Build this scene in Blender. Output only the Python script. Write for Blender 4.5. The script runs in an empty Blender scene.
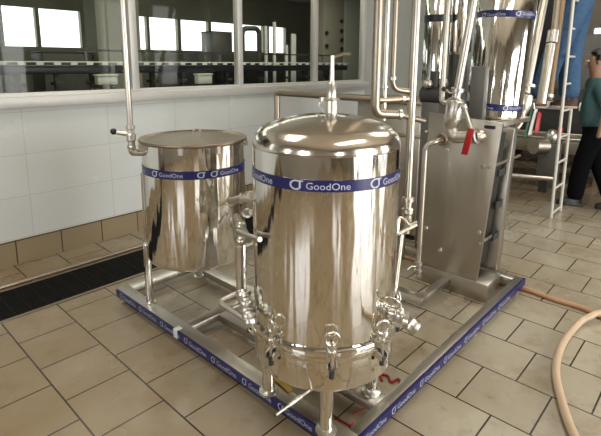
import bpy, bmesh, math, random
from mathutils import Vector, Matrix
random.seed(7)
S = bpy.context.scene
COL = S.collection
PI = math.pi

# ------------------------------------------------------------------ camera, light, exposure
cam_d = bpy.data.cameras.new('camera')
cam = bpy.data.objects.new('camera', cam_d); COL.objects.link(cam)
cam_d.sensor_width = 36; cam_d.lens = 36 * 472 / 601
cam_d.shift_y = -0.1131; cam_d.clip_start = 0.02
cam.matrix_world = Matrix(((0.681024, 0.130097, -0.720612, 0.0), (-0.732246, 0.127334, -0.66903, 0.0), (0.00472, 0.983291, 0.18198, 1.65), (0, 0, 0, 1)))
S.camera = cam
S.view_settings.view_transform = 'Standard'; S.view_settings.look = 'None'
S.view_settings.gamma = 1; S.view_settings.use_curve_mapping = False
S.view_settings.exposure = -0.08
S.cycles.use_denoising = True
S.cycles.max_bounces = 10; S.cycles.glossy_bounces = 6
S.cycles.sample_clamp_indirect = 6

world = bpy.data.worlds.new('overcast_sky'); S.world = world; world.use_nodes = True
bg = world.node_tree.nodes['Background']
bg.inputs[0].default_value = (0.93, 0.97, 1.0, 1); bg.inputs[1].default_value = 3.0

def area(name, loc, look, sx, sy, power, col=(1, 1, 1)):
    l = bpy.data.lights.new(name, 'AREA'); l.shape = 'RECTANGLE'; l.size = sx; l.size_y = sy
    l.energy = power; l.color = col
    o = bpy.data.objects.new(name, l); COL.objects.link(o); o.location = loc
    o.rotation_euler = (Vector(look) - Vector(loc)).to_track_quat('-Z', 'Y').to_euler()
    return o
# daylight through the openings of the hall (behind and beside the camera) and its roof lights
area('daylight_door', (2.6, -3.95, 1.5), (2.6, 0, 1.5), 2.5, 2.7, 168, (1.0, 0.99, 0.96))
area('daylight_shutter', (6.9, -3.95, 1.8), (6.9, 0, 1.8), 2.2, 2.8, 60, (1.0, 0.98, 0.95))
area('daylight_low_window', (-1.6, -3.95, 1.9), (-1.6, 0, 1.9), 1.0, 1.5, 34, (1.0, 0.99, 0.96))
area('daylight_side_window', (-2.95, 0.6, 1.7), (0, 0.6, 1.7), 0.9, 1.6, 30, (0.97, 0.98, 1.0))
area('daylight_back_window', (-2.95, 2.6, 1.9), (0, 2.6, 1.9), 0.5, 1.4, 16, (0.97, 0.98, 1.0))
area('roof_light', (1.6, -0.9, 4.1), (1.6, -0.9, 0), 2.6, 0.8, 45, (1.0, 0.97, 0.9))
area('roof_light_far', (5.6, 0.9, 4.1), (5.6, 0.9, 0), 2.4, 1.0, 75, (1.0, 0.97, 0.9))
area('wall_fill', (0.4, 2.6, 4.1), (0.4, 2.6, 0), 1.6, 0.8, 42, (1.0, 0.98, 0.94))  # unseen ceiling lamp, added to brighten the tiled wall
area('back_room_fill', (4.6, 5.4, 3.1), (4.6, 5.7, 0), 6.5, 0.6, 95, (1.0, 0.96, 0.85))  # unseen fill lamp, added to brighten the back room's boxes and column

# ------------------------------------------------------------------ materials
def new_mat(name):
    m = bpy.data.materials.new(name); m.use_nodes = True
    return m, m.node_tree, m.node_tree.nodes['Principled BSDF']
def plain(name, col, rough=0.5, metal=0.0, var=0.12, scale=18, bump=0.0):
    m, nt, b = new_mat(name)
    if rough >= 0.84: b.inputs['Specular IOR Level'].default_value = 0.08
    tc = nt.nodes.new('ShaderNodeTexCoord'); n = nt.nodes.new('ShaderNodeTexNoise')
    n.inputs['Scale'].default_value = scale; n.inputs['Detail'].default_value = 4
    nt.links.new(tc.outputs['Object'], n.inputs['Vector'])
    mx = nt.nodes.new('ShaderNodeMix'); mx.data_type = 'RGBA'
    mx.inputs[6].default_value = (*[c * (1 - var) for c in col], 1)
    mx.inputs[7].default_value = (*[min(1, c * (1 + var)) for c in col], 1)
    nt.links.new(n.outputs['Fac'], mx.inputs[0]); nt.links.new(mx.outputs[2], b.inputs['Base Color'])
    b.inputs['Roughness'].default_value = rough; b.inputs['Metallic'].default_value = metal
    if bump:
        bp = nt.nodes.new('ShaderNodeBump'); bp.inputs['Strength'].default_value = bump
        bp.inputs['Distance'].default_value = 0.01
        nt.links.new(n.outputs['Fac'], bp.inputs['Height']); nt.links.new(bp.outputs[0], b.inputs['Normal'])
    return m
def steel(name, col=(0.62, 0.60, 0.56), rough=0.15, wob=0.05, sc=(3.2, 3.2, 0.35), rv=0.06):
    """polished stainless: faint vertical waviness of the rolled sheet and uneven polish"""
    m, nt, b = new_mat(name)
    b.inputs['Metallic'].default_value = 1.0; b.inputs['Base Color'].default_value = (*col, 1)
    tc = nt.nodes.new('ShaderNodeTexCoord'); mp = nt.nodes.new('ShaderNodeMapping')
    mp.inputs['Scale'].default_value = sc
    nt.links.new(tc.outputs['Object'], mp.inputs['Vector'])
    n = nt.nodes.new('ShaderNodeTexNoise'); n.inputs['Scale'].default_value = 4; n.inputs['Detail'].default_value = 2
    nt.links.new(mp.outputs[0], n.inputs['Vector'])
    bp = nt.nodes.new('ShaderNodeBump'); bp.inputs['Strength'].default_value = wob; bp.inputs['Distance'].default_value = 0.1
    nt.links.new(n.outputs['Fac'], bp.inputs['Height']); nt.links.new(bp.outputs[0], b.inputs['Normal'])
    n2 = nt.nodes.new('ShaderNodeTexNoise'); n2.inputs['Scale'].default_value = 9
    nt.links.new(tc.outputs['Object'], n2.inputs['Vector'])
    mr = nt.nodes.new('ShaderNodeMapRange'); mr.inputs[3].default_value = max(0.02, rough - rv); mr.inputs[4].default_value = rough + rv
    nt.links.new(n2.outputs['Fac'], mr.inputs[0]); nt.links.new(mr.outputs[0], b.inputs['Roughness'])
    return m
M = {}
M['tank'] = steel('polished_tank_steel', (0.80, 0.78, 0.735), 0.08, 0.10, rv=0.045)
M['dome'] = steel('polished_dome_steel', (0.66, 0.60, 0.52), 0.16, 0.06, (1, 1, 1))
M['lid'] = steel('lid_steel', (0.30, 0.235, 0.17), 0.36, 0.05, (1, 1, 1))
M['pipe'] = steel('pipe_steel', (0.60, 0.555, 0.48), 0.31, 0.0, (2, 2, 2))
M['pipe_dull'] = steel('dull_pipe_steel', (0.38, 0.32, 0.25), 0.36, 0.0, (2, 2, 2))
M['cast'] = steel('cast_fitting_steel', (0.64, 0.61, 0.55), 0.30, 0.01, (3, 3, 3))
M['plate'] = steel('brushed_plate_steel', (0.46, 0.42, 0.355), 0.38, 0.03, (4, 4, 0.5))
M['frame'] = steel('frame_steel', (0.50, 0.47, 0.42), 0.33, 0.04, (2, 2, 2))
M['alu'] = plain('window_aluminium', (0.60, 0.59, 0.55), 0.42, 0.35, 0.06)
M['blue'] = plain('blue_tape', (0.012, 0.012, 0.095), 0.32, 0, 0.15)
M['white_print'] = plain('white_print', (0.50, 0.52, 0.62), 0.4, 0, 0.04)
M['white_tape'] = plain('white_tape', (0.72, 0.71, 0.68), 0.6, 0, 0.06)
M['black'] = plain('black_plastic', (0.012, 0.012, 0.012), 0.4, 0, 0.2)
M['rubber'] = plain('dark_rubber', (0.03, 0.03, 0.028), 0.55, 0, 0.2)
M['red'] = plain('red_plastic', (0.42, 0.015, 0.02), 0.4, 0, 0.15)
M['redcord'] = plain('red_cord', (0.30, 0.012, 0.015), 0.6, 0, 0.2)
M['yellow'] = plain('yellow_label', (0.42, 0.25, 0.03), 0.6, 0, 0.2)
M['hose_orange'] = plain('peach_hose', (0.48, 0.27, 0.145), 0.4, 0, 0.12)
M['hose_pale'] = plain('pale_hose', (0.54, 0.40, 0.27), 0.35, 0, 0.12)
M['denim'] = plain('blue_denim', (0.055, 0.105, 0.19), 0.85, 0, 0.35, 26, 0.3)
M['shirt'] = plain('teal_shirt', (0.055, 0.11, 0.115), 0.85, 0, 0.2, 20, 0.2)
M['shirt2'] = plain('grey_shirt', (0.2, 0.2, 0.22), 0.85, 0, 0.2, 20, 0.2)
M['trouser'] = plain('black_trousers', (0.004, 0.004, 0.005), 0.95, 0, 0.3, 20, 0.2)
M['skin'] = plain('skin', (0.28, 0.15, 0.09), 0.5, 0, 0.08)
M['hair'] = plain('black_hair', (0.01, 0.009, 0.008), 0.6, 0, 0.3, 60, 0.4)
M['shoe'] = plain('brown_shoe', (0.055, 0.025, 0.018), 0.6, 0, 0.4, 30)
M['shoe_black'] = plain('black_shoe', (0.01, 0.01, 0.01), 0.4, 0, 0.3)
M['sole'] = plain('pale_sole', (0.50, 0.38, 0.30), 0.6, 0, 0.1)
M['eye'] = plain('eye', (0.6, 0.6, 0.58), 0.3)
M['ladder'] = plain('pale_ladder_paint', (0.62, 0.60, 0.54), 0.4, 0.1, 0.06)
M['dark_machine'] = plain('dark_machine', (0.05, 0.048, 0.043), 0.45, 0.2, 0.3)
M['grey_machine'] = plain('grey_machine', (0.16, 0.155, 0.14), 0.4, 0.3, 0.2)
M['green'] = plain('green_sheet', (0.03, 0.11, 0.07), 0.6, 0, 0.2)
M['white_paint'] = plain('white_paint', (0.68, 0.68, 0.64), 0.5, 0, 0.05)
M['olive_wall'] = plain('olive_wall_paint', (0.24, 0.23, 0.18), 0.7, 0, 0.06, 3)
M['greygreen'] = plain('grey_green_wall_paint', (0.36, 0.37, 0.33), 0.7, 0, 0.04, 3)
M['hall_wall'] = plain('hall_wall_paint', (0.26, 0.23, 0.185), 0.7, 0, 0.06, 3)
M['ceiling'] = plain('ceiling_paint', (0.60, 0.53, 0.42), 0.8, 0, 0.05, 3)
M['back_floor'] = plain('back_room_floor', (0.10, 0.095, 0.08), 0.4, 0, 0.2, 3)
M['belt'] = plain('conveyor_black', (0.012, 0.013, 0.02), 0.3, 0, 0.3)

def glass_mat():
    m = bpy.data.materials.new('window_glass'); m.use_nodes = True; nt = m.node_tree
    nt.nodes.clear()
    out = nt.nodes.new('ShaderNodeOutputMaterial'); mix = nt.nodes.new('ShaderNodeMixShader')
    tr = nt.nodes.new('ShaderNodeBsdfTransparent'); gl = nt.nodes.new('ShaderNodeBsdfGlossy'); fr = nt.nodes.new('ShaderNodeLayerWeight'); pw = nt.nodes.new('ShaderNodeMath'); mr = nt.nodes.new('ShaderNodeMapRange')
    tr.inputs[0].default_value = (0.88, 0.90, 0.86, 1); gl.inputs['Roughness'].default_value = 0.03; fr.inputs[0].default_value = 0.5
    pw.operation = 'POWER'; pw.inputs[1].default_value = 5; mr.inputs[3].default_value = 0.012; mr.inputs[4].default_value = 1
    nt.links.new(fr.outputs['Facing'], pw.inputs[0]); nt.links.new(pw.outputs[0], mr.inputs[0]); nt.links.new(mr.outputs[0], mix.inputs[0]); nt.links.new(tr.outputs[0], mix.inputs[1]); nt.links.new(gl.outputs[0], mix.inputs[2])
    nt.links.new(mix.outputs[0], out.inputs[0])
    return m
M['glass'] = glass_mat()

def tile_mat(name, axes, origin, w, h, mortar, c1, c2, cm, rough, offset=0.5, dirt=None, bump=0.25, soil_shade=None):
    m, nt, b = new_mat(name)
    geo = nt.nodes.new('ShaderNodeNewGeometry'); sep = nt.nodes.new('ShaderNodeSeparateXYZ'); com = nt.nodes.new('ShaderNodeCombineXYZ')
    nt.links.new(geo.outputs['Position'], sep.inputs[0])
    for k in range(2):
        ad = nt.nodes.new('ShaderNodeMath'); ad.operation = 'SUBTRACT'; ad.inputs[1].default_value = origin[k]
        nt.links.new(sep.outputs[axes[k]], ad.inputs[0]); nt.links.new(ad.outputs[0], com.inputs[k])
    br = nt.nodes.new('ShaderNodeTexBrick'); br.offset = offset; br.offset_frequency = 2; br.squash = 1
    br.inputs['Scale'].default_value = 1; br.inputs['Mortar Size'].default_value = mortar; br.inputs['Mortar Smooth'].default_value = 0.2
    br.inputs['Brick Width'].default_value = w; br.inputs['Row Height'].default_value = h; br.inputs['Bias'].default_value = 0
    br.inputs['Color1'].default_value = (*c1, 1); br.inputs['Color2'].default_value = (*c2, 1); br.inputs['Mortar'].default_value = (*cm, 1)
    nt.links.new(com.outputs[0], br.inputs['Vector'])
    col = br.outputs['Color']
    rsock = None
    if dirt:
        for (sc, thr, dc, amt, off) in dirt:
            n = nt.nodes.new('ShaderNodeTexNoise'); n.inputs['Scale'].default_value = sc; n.inputs['Detail'].default_value = 6; n.inputs['Roughness'].default_value = 0.62
            mp = nt.nodes.new('ShaderNodeMapping'); mp.inputs['Location'].default_value = off
            nt.links.new(geo.outputs['Position'], mp.inputs[0]); nt.links.new(mp.outputs[0], n.inputs['Vector'])
            mr = nt.nodes.new('ShaderNodeMapRange'); mr.inputs[1].default_value = thr; mr.inputs[2].default_value = thr + 0.16
            mr.inputs[3].default_value = 0; mr.inputs[4].default_value = amt
            nt.links.new(n.outputs['Fac'], mr.inputs[0])
            mx = nt.nodes.new('ShaderNodeMix'); mx.data_type = 'RGBA'; mx.blend_type = 'MIX'
            nt.links.new(mr.outputs[0], mx.inputs[0]); nt.links.new(col, mx.inputs[6]); mx.inputs[7].default_value = (*dc, 1)
            col = mx.outputs[2]
    for (axis, e0, e1, sc, dc, amt) in soil_shade or ():      # muddy zones; the left one also paints in light fall-off
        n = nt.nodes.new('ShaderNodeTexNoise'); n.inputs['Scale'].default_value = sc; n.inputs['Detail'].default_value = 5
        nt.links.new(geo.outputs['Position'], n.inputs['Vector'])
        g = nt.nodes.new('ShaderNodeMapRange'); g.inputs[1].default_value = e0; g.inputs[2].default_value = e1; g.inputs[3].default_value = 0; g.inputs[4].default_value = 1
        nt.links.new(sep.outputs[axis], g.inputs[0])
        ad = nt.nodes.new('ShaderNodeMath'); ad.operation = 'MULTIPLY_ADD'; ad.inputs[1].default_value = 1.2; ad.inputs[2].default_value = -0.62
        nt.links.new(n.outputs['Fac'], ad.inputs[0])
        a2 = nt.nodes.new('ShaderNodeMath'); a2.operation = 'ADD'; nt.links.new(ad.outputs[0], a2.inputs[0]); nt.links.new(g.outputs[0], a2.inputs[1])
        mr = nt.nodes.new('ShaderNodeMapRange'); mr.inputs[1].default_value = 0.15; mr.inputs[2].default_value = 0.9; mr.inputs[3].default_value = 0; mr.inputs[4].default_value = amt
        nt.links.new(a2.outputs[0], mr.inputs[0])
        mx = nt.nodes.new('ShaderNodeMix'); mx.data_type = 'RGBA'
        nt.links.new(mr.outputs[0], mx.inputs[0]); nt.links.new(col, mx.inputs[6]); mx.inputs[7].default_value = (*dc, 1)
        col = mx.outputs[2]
    gm = nt.nodes.new('ShaderNodeMix'); gm.data_type = 'RGBA'      # grout stays dark over the dirt
    nt.links.new(br.outputs['Fac'], gm.inputs[0]); nt.links.new(col, gm.inputs[6]); gm.inputs[7].default_value = (*cm, 1)
    col = gm.outputs[2]
    nt.links.new(col, b.inputs['Base Color'])
    n3 = nt.nodes.new('ShaderNodeTexNoise'); n3.inputs['Scale'].default_value = 2.2; n3.inputs['Detail'].default_value = 3
    nt.links.new(geo.outputs['Position'], n3.inputs['Vector'])
    mr3 = nt.nodes.new('ShaderNodeMapRange'); mr3.inputs[3].default_value = max(0.03, rough - 0.14); mr3.inputs[4].default_value = rough + 0.14
    nt.links.new(n3.outputs['Fac'], mr3.inputs[0]); nt.links.new(mr3.outputs[0], b.inputs['Roughness'])
    bp = nt.nodes.new('ShaderNodeBump'); bp.inputs['Strength'].default_value = bump; bp.inputs['Distance'].default_value = 0.004; bp.invert = True
    nt.links.new(br.outputs['Fac'], bp.inputs['Height']); nt.links.new(bp.outputs[0], b.inputs['Normal'])
    return m
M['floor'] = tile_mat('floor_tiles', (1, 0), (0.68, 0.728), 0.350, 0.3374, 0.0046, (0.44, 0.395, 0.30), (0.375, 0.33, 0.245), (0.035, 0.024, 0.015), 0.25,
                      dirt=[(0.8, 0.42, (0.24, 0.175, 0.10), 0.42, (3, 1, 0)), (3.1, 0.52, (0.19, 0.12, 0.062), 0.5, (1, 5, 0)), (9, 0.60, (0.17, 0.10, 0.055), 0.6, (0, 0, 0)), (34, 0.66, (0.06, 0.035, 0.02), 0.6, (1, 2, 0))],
                      soil_shade=[(0, 2.3, 0.7, 2.0, (0.235, 0.155, 0.072), 0.72), (0, 4.9, 6.6, 2.4, (0.13, 0.085, 0.045), 0.75)])  # left zone: mud plus painted fall-off of light; far zone: mud
M['wall_tile'] = tile_mat('white_wall_tiles', (0, 2), (1.245, 0.215), 0.705, 0.345, 0.0022, (0.66, 0.68, 0.655), (0.63, 0.655, 0.63), (0.48, 0.48, 0.44), 0.22, 0.0, bump=0.1)
M['skirt_tile'] = tile_mat('brown_skirting_tiles', (0, 2), (1.10, -0.20), 0.357, 0.40, 0.005, (0.30, 0.235, 0.14), (0.26, 0.20, 0.12), (0.05, 0.03, 0.015), 0.35, 0.0, bump=0.2)

def grate_mat():
    m, nt, b = new_mat('black_grate')
    geo = nt.nodes.new('ShaderNodeNewGeometry'); sep = nt.nodes.new('ShaderNodeSeparateXYZ')
    b.inputs['Base Color'].default_value = (0.006, 0.005, 0.004, 1); b.inputs['Roughness'].default_value = 0.65; b.inputs['Specular IOR Level'].default_value = 0.2
    return m
M['grate'] = grate_mat()

# ------------------------------------------------------------------ mesh helpers
class MB:
    def __init__(s): s.bm = bmesh.new()
    def box(s, x0, x1, y0, y1, z0, z1, bev=0.0, rot=None, piv=None):
        r = bmesh.ops.create_cube(s.bm, size=1); vs = r['verts']
        for v in vs:
            v.co = Vector((x0 + (v.co.x + .5) * (x1 - x0), y0 + (v.co.y + .5) * (y1 - y0), z0 + (v.co.z + .5) * (z1 - z0)))
        if rot is not None:
            p = Vector(piv)
            for v in vs: v.co = p + rot @ (v.co - p)
        if bev > 0:
            es = list({e for v in vs for e in v.link_edges})
            bmesh.ops.bevel(s.bm, geom=es, offset=bev, segments=2, affect='EDGES', profile=0.5)
        return s
    def prism(s, pts, vec, bev=0.0):
        """closed polygon pts (3D, planar) extruded by vec"""
        a = [s.bm.verts.new(p) for p in pts]; v = Vector(vec)
        b = [s.bm.verts.new(Vector(p) + v) for p in pts]
        fs = [s.bm.faces.new(a), s.bm.faces.new(b[::-1])]
        n = len(a)
        for i in range(n): fs.append(s.bm.faces.new((a[i], b[i], b[(i + 1) % n], a[(i + 1) % n])))
        bmesh.ops.recalc_face_normals(s.bm, faces=fs)
        if bev > 0:
            es = list({e for f in fs for e in f.edges})
            bmesh.ops.bevel(s.bm, geom=es, offset=bev, segments=2, affect='EDGES', profile=0.5)
        return s
    def tube(s, pts, r, seg=16, fil=0.0, caps=True):
        P = [Vector(p) for p in pts]
        R = list(r) if isinstance(r, (list, tuple)) else [r] * len(P)
        if fil > 0 and len(P) > 2:
            Q = [P[0]]; RR = [R[0]]
            for i in range(1, len(P) - 1):
                a, b, c = P[i - 1], P[i], P[i + 1]
                d1 = (a - b); d2 = (c - b); f = min(fil, d1.length * .49, d2.length * .49)
                p1 = b + d1.normalized() * f; p2 = b + d2.normalized() * f
                for k in range(9):
                    t = k / 8; Q.append(p1 * (1 - t) ** 2 + b * 2 * t * (1 - t) + p2 * t * t); RR.append(R[i])
            Q.append(P[-1]); RR.append(R[-1]); P, R = Q, RR
        n = len(P); T = []
        for i in range(n):
            t = (P[min(i + 1, n - 1)] - P[max(i - 1, 0)]); T.append(t.normalized() if t.length > 1e-9 else Vector((0, 0, 1)))
        u = T[0].orthogonal().normalized(); rings = []
        for i in range(n):
            u = (u - T[i] * u.dot(T[i])); u = u.normalized() if u.length > 1e-6 else T[i].orthogonal().normalized()
            w = T[i].cross(u)
            rings.append([s.bm.verts.new(P[i] + (u * math.cos(2 * PI * k / seg) + w * math.sin(2 * PI * k / seg)) * R[i]) for k in range(seg)])
        for i in range(n - 1):
            for k in range(seg):
                s.bm.faces.new((rings[i][k], rings[i][(k + 1) % seg], rings[i + 1][(k + 1) % seg], rings[i + 1][k]))
        if caps:
            s.bm.faces.new(rings[0][::-1]); s.bm.faces.new(rings[-1])
        return s
    def lathe(s, c, prof, seg=64, axis=(0, 0, 1)):
        """profile [(radius, height)] spun about axis through c"""
        ax = Vector(axis).normalized(); u = ax.orthogonal().normalized()
        if abs(ax.z) > 0.999: u = Vector((1, 0, 0))
        w = ax.cross(u); c = Vector(c); rings = []
        for (r, h) in prof:
            if r < 1e-6: rings.append([s.bm.verts.new(c + ax * h)])
            else: rings.append([s.bm.verts.new(c + ax * h + (u * math.cos(2 * PI * k / seg) + w * math.sin(2 * PI * k / seg)) * r) for k in range(seg)])
        for a, b in zip(rings, rings[1:]):
            for k in range(seg):
                k2 = (k + 1) % seg
                if len(a) == 1 and len(b) == 1: continue
                if len(a) == 1: s.bm.faces.new((a[0], b[k2], b[k]))
                elif len(b) == 1: s.bm.faces.new((a[k], a[k2], b[0]))
                else: s.bm.faces.new((a[k], a[k2], b[k2], b[k]))
        return s
    def torus(s, c, R, r, axis=(0, 0, 1), seg=24, sub=10):
        ax = Vector(axis).normalized(); u = ax.orthogonal().normalized(); w = ax.cross(u); c = Vector(c); rings = []
        for i in range(seg):
            a = 2 * PI * i / seg; d = u * math.cos(a) + w * math.sin(a)
            rings.append([s.bm.verts.new(c + d * (R + r * math.cos(2 * PI * k / sub)) + ax * r * math.sin(2 * PI * k / sub)) for k in range(sub)])
        for i in range(seg):
            a, b = rings[i], rings[(i + 1) % seg]
            for k in range(sub): s.bm.faces.new((a[k], b[k], b[(k + 1) % sub], a[(k + 1) % sub]))
        return s
    def ball(s, c, r, seg=16, sc=(1, 1, 1)):
        q = bmesh.ops.create_uvsphere(s.bm, u_segments=seg, v_segments=max(8, seg // 2), radius=r)
        for v in q['verts']: v.co = Vector((v.co.x * sc[0], v.co.y * sc[1], v.co.z * sc[2])) + Vector(c)
        return s
    def faces(s, vs, fs):
        V = [s.bm.verts.new(v) for v in vs]
        for f in fs:
            try: s.bm.faces.new([V[i] for i in f])
            except ValueError: pass
        return s

def root_loc(o):
    while o.parent: o = o.parent
    return Vector(o.location)
def obj(name, mb, mat, parent=None, smooth=True, ang=40, label=None):
    me = bpy.data.meshes.new(name)
    bmesh.ops.recalc_face_normals(mb.bm, faces=mb.bm.faces[:])
    mb.bm.to_mesh(me); mb.bm.free()
    me.materials.append(M[mat] if isinstance(mat, str) else mat)
    if smooth:
        me.polygons.foreach_set('use_smooth', [True] * len(me.polygons)); me.set_sharp_from_angle(angle=math.radians(ang))
    o = bpy.data.objects.new(name, me); COL.objects.link(o)
    if parent is not None:
        o.parent = parent; off = root_loc(parent)
        me.transform(Matrix.Translation(-off))
    if label: o['label'] = label
    return o
def thing(name, label, cat, loc, group=None):
    o = bpy.data.objects.new(name, None); COL.objects.link(o); o.location = loc; o.empty_display_size = 0.05
    o['label'] = label; o['category'] = cat
    if group: o['group'] = group
    return o
def solo(name, mb, mat, label, cat, loc, group=None, **k):
    o = obj(name, mb, mat, **k); o.data.transform(Matrix.Translation(-Vector(loc))); o.location = loc
    o['label'] = label; o['category'] = cat
    if group: o['group'] = group
    return o
def struct(name, mb, mat, parent=None, **k):
    o = obj(name, mb, mat, parent, **k)
    if parent is None: o['kind'] = 'structure'
    return o

_text_cache = {}
def text2d(t, size):
    if (t, size) in _text_cache: return _text_cache[(t, size)]
    cu = bpy.data.curves.new('lettering', 'FONT'); cu.body = t; cu.size = size; cu.resolution_u = 3
    o = bpy.data.objects.new('lettering', cu); COL.objects.link(o)
    dg = bpy.context.evaluated_depsgraph_get(); dg.update()
    me = bpy.data.meshes.new_from_object(o.evaluated_get(dg))
    vs = [(v.co.x, v.co.y) for v in me.vertices]; fs = [tuple(p.vertices) for p in me.polygons]
    bpy.data.objects.remove(o); bpy.data.curves.remove(cu); bpy.data.meshes.remove(me)
    xs = [v[0] for v in vs]
    r = (vs, fs, min(xs), max(xs)); _text_cache[(t, size)] = r
    return r
def logo2d(s):
    """round C hooked round a J stroke; box about s high, x from 0"""
    V, F = [], []
    def strip(pts):
        b = len(V)
        for p, q in pts: V.append(p); V.append(q)
        for i in range(len(pts) - 1): F.append((b + 2 * i, b + 2 * i + 2, b + 2 * i + 3, b + 2 * i + 1))
    R, w = s * .5, s * .15
    cx, cy = R, s * .5
    strip([((cx + R * math.cos(a), cy + R * math.sin(a)), (cx + (R - w) * math.cos(a), cy + (R - w) * math.sin(a))) for a in [math.radians(48 + k * (292 - 48) / 22) for k in range(23)]])
    x = cx + R * .52
    strip([((x - w * .5, s * .98), (x - w * .5, s * .30)), ((x + w * .5, s * .98), (x + w * .5, s * .22))])
    strip([((x - R * .5, s * .98), (x - R * .5, s * .98 - w)), ((x + R * .45, s * .98), (x + R * .45, s * .98 - w))])
    strip([((x + w * .5, s * .25), (x - w * .5, s * .32)), ((x - R * .15, s * .07), (x - R * .2, s * .20)), ((x - R * .55, s * .10), (x - R * .45, s * .22))])
    return V, F, 0, s
def ring_lettering(name, c, R, zc, caps, starts, parent, face, lean=(0, 0, 0), z0=0):
    """logo + GoodOne printed round a band; starts = angles (rad from face direction, + towards the viewer's right)"""
    lv = Vector(lean)
    for a in starts:
        mb = MB(); s = caps * 1.5; full = not isinstance(a, tuple)
        if not full: a = a[0]
        for (V, F), x0, yb, a0, wd in ((logo2d(s)[:2], 0, zc - s / 2, a, 1.4), (text2d('GoodOne', caps * 1.40)[:2], 0, zc - caps / 2, a + s * 1.62 / R, 1.10))[:2 if full else 1]:
            pts = []
            for (x, y) in V:
                an = face + a0 + (x - x0) * wd / R; z = yb + y
                pts.append(Vector((c[0] + R * math.cos(an), c[1] + R * math.sin(an), z)) + lv * (z - z0))
            mb.faces(pts, F)
        obj(name, mb, 'white_print', parent, smooth=False)

# ------------------------------------------------------------------ the setting
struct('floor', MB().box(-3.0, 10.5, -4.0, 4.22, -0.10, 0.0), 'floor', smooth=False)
struct('floor_back_room', MB().box(-1.0, 10.5, 4.34, 9.0, -0.10, 0.0), 'back_floor', smooth=False)
struct('wall_window_side', MB().box(-3.0, 5.98, 4.22, 4.34, 0.205, 1.285), 'wall_tile', smooth=False)
struct('baseboard_window_side', MB().box(-3.0, 10.5, 4.205, 4.34, 0.0, 0.205), 'skirt_tile', smooth=False)
struct('wall_window_side_end', MB().box(5.98, 10.5, 4.22, 4.34, 0.205, 4.2), 'greygreen', smooth=False)
struct('wall_above_windows', MB().box(-3.0, 5.98, 4.22, 4.34, 2.95, 4.2), 'greygreen', smooth=False)
struct('trim_window_ledge', MB().box(-3.0, 6.0, 4.15, 4.36, 1.285, 1.372, 0.006), 'alu')
mull = [-1.62, -0.33, 0.96, 2.25, 3.54, 4.85, 5.95]
for i in range(len(mull) - 1):
    a, b = mull[i], mull[i + 1]
    w = MB()
    w.box(a - .036, a + .036, 4.22, 4.30, 1.37, 2.95, 0.004)
    if i == len(mull) - 2: w.box(b - .036, b + .036, 4.22, 4.30, 1.37, 2.95, 0.004)
    w.box(a + .036, b - .036, 4.225, 4.295, 1.37, 1.40); w.box(a + .036, b - .036, 4.225, 4.295, 2.90, 2.95)
    o = struct('window_%d' % (i + 1), w, 'alu')
    obj('pane', MB().box(a + .03, b - .03, 4.257, 4.263, 1.395, 2.905), 'glass', o, smooth=False)
struct('wall_window_side_near', MB().box(-3.0, -1.66, 4.22, 4.34, 1.372, 2.95), 'greygreen', smooth=False)
struct('ceiling', MB().box(-3.0, 10.5, -4.0, 4.34, 4.2, 4.3), 'ceiling', smooth=False)
struct('ceiling_back_room', MB().box(-1.0, 10.5, 4.34, 9.1, 3.2, 3.3), 'olive_wall', smooth=False)
# back room's far wall with its bright windows
fw = MB()
fw.box(-1.0, 10.5, 9.0, 9.1, 0, 1.90); fw.box(-1.0, 10.5, 9.0, 9.1, 2.55, 3.2)
cols = [(-1.0, 1.6), (2.42, 2.52), (3.02, 3.08), (3.78, 4.28), (4.50, 4.78), (5.10, 5.16), (5.82, 5.90), (6.62, 6.70), (7.42, 7.62), (8.3, 8.5), (9.1, 10.5)]
for a, b in cols: fw.box(a, b, 9.0, 9.1, 1.90, 2.55)
struct('wall_back_room_far', fw, 'olive_wall', smooth=False)
struct('wall_back_room_left', MB().box(-1.1, -1.0, 4.34, 9.1, 0, 3.3), 'olive_wall', smooth=False)
struct('wall_back_room_right', MB().box(10.5, 10.6, 4.34, 9.1, 0, 3.3), 'olive_wall', smooth=False)
# the hall's other walls (behind and beside the camera) with their openings
hw = MB()
for a, b in [(-3, -2.15), (-1.05, 1.3), (3.9, 5.75), (8.05, 10.5)]: hw.box(a, b, -4.1, -4.0, 0, 4.2)
hw.box(1.3, 3.9, -4.1, -4.0, 2.9, 4.2); hw.box(-2.15, -1.05, -4.1, -4.0, 0, 1.1); hw.box(-2.15, -1.05, -4.1, -4.0, 2.7, 4.2); hw.box(5.75, 8.05, -4.1, -4.0, 3.25, 4.2)
struct('wall_door_side', hw, 'hall_wall', smooth=False)
hw = MB()
for a, b in [(-4.0, 0.05), (1.15, 2.3), (2.9, 4.34)]: hw.box(-3.1, -3.0, a, b, 0, 4.2)
for a, b, c, d in [(.05, 1.15, .85, 2.55), (2.3, 2.9, 1.15, 2.65)]:
    hw.box(-3.1, -3.0, a, b, 0, c); hw.box(-3.1, -3.0, a, b, d, 4.2)
struct('wall_behind', hw, 'hall_wall', smooth=False)
hw = MB()
for a, b in [(-4.1, 1.5), (2.2, 3.0), (4.15, 4.34)]: hw.box(10.5, 10.6, a, b, 0, 4.2)
for a, b, c, d in [(1.5, 2.2, 1.87, 2.32), (3.0, 4.15, 1.60, 2.75)]:
    hw.box(10.5, 10.6, a, b, 0, c); hw.box(10.5, 10.6, a, b, d, 4.2)
struct('wall_far', hw, 'hall_wall', smooth=False)
w = struct('window_7', MB().box(10.52, 10.57, 3.0, 4.15, 1.60, 1.64).box(10.52, 10.57, 3.0, 4.15, 2.71, 2.75).box(10.52, 10.57, 3.0, 3.04, 1.64, 2.71).box(10.52, 10.57, 4.11, 4.15, 1.64, 2.71).box(10.52, 10.57, 3.55, 3.60, 1.64, 2.71), 'alu')
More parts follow.
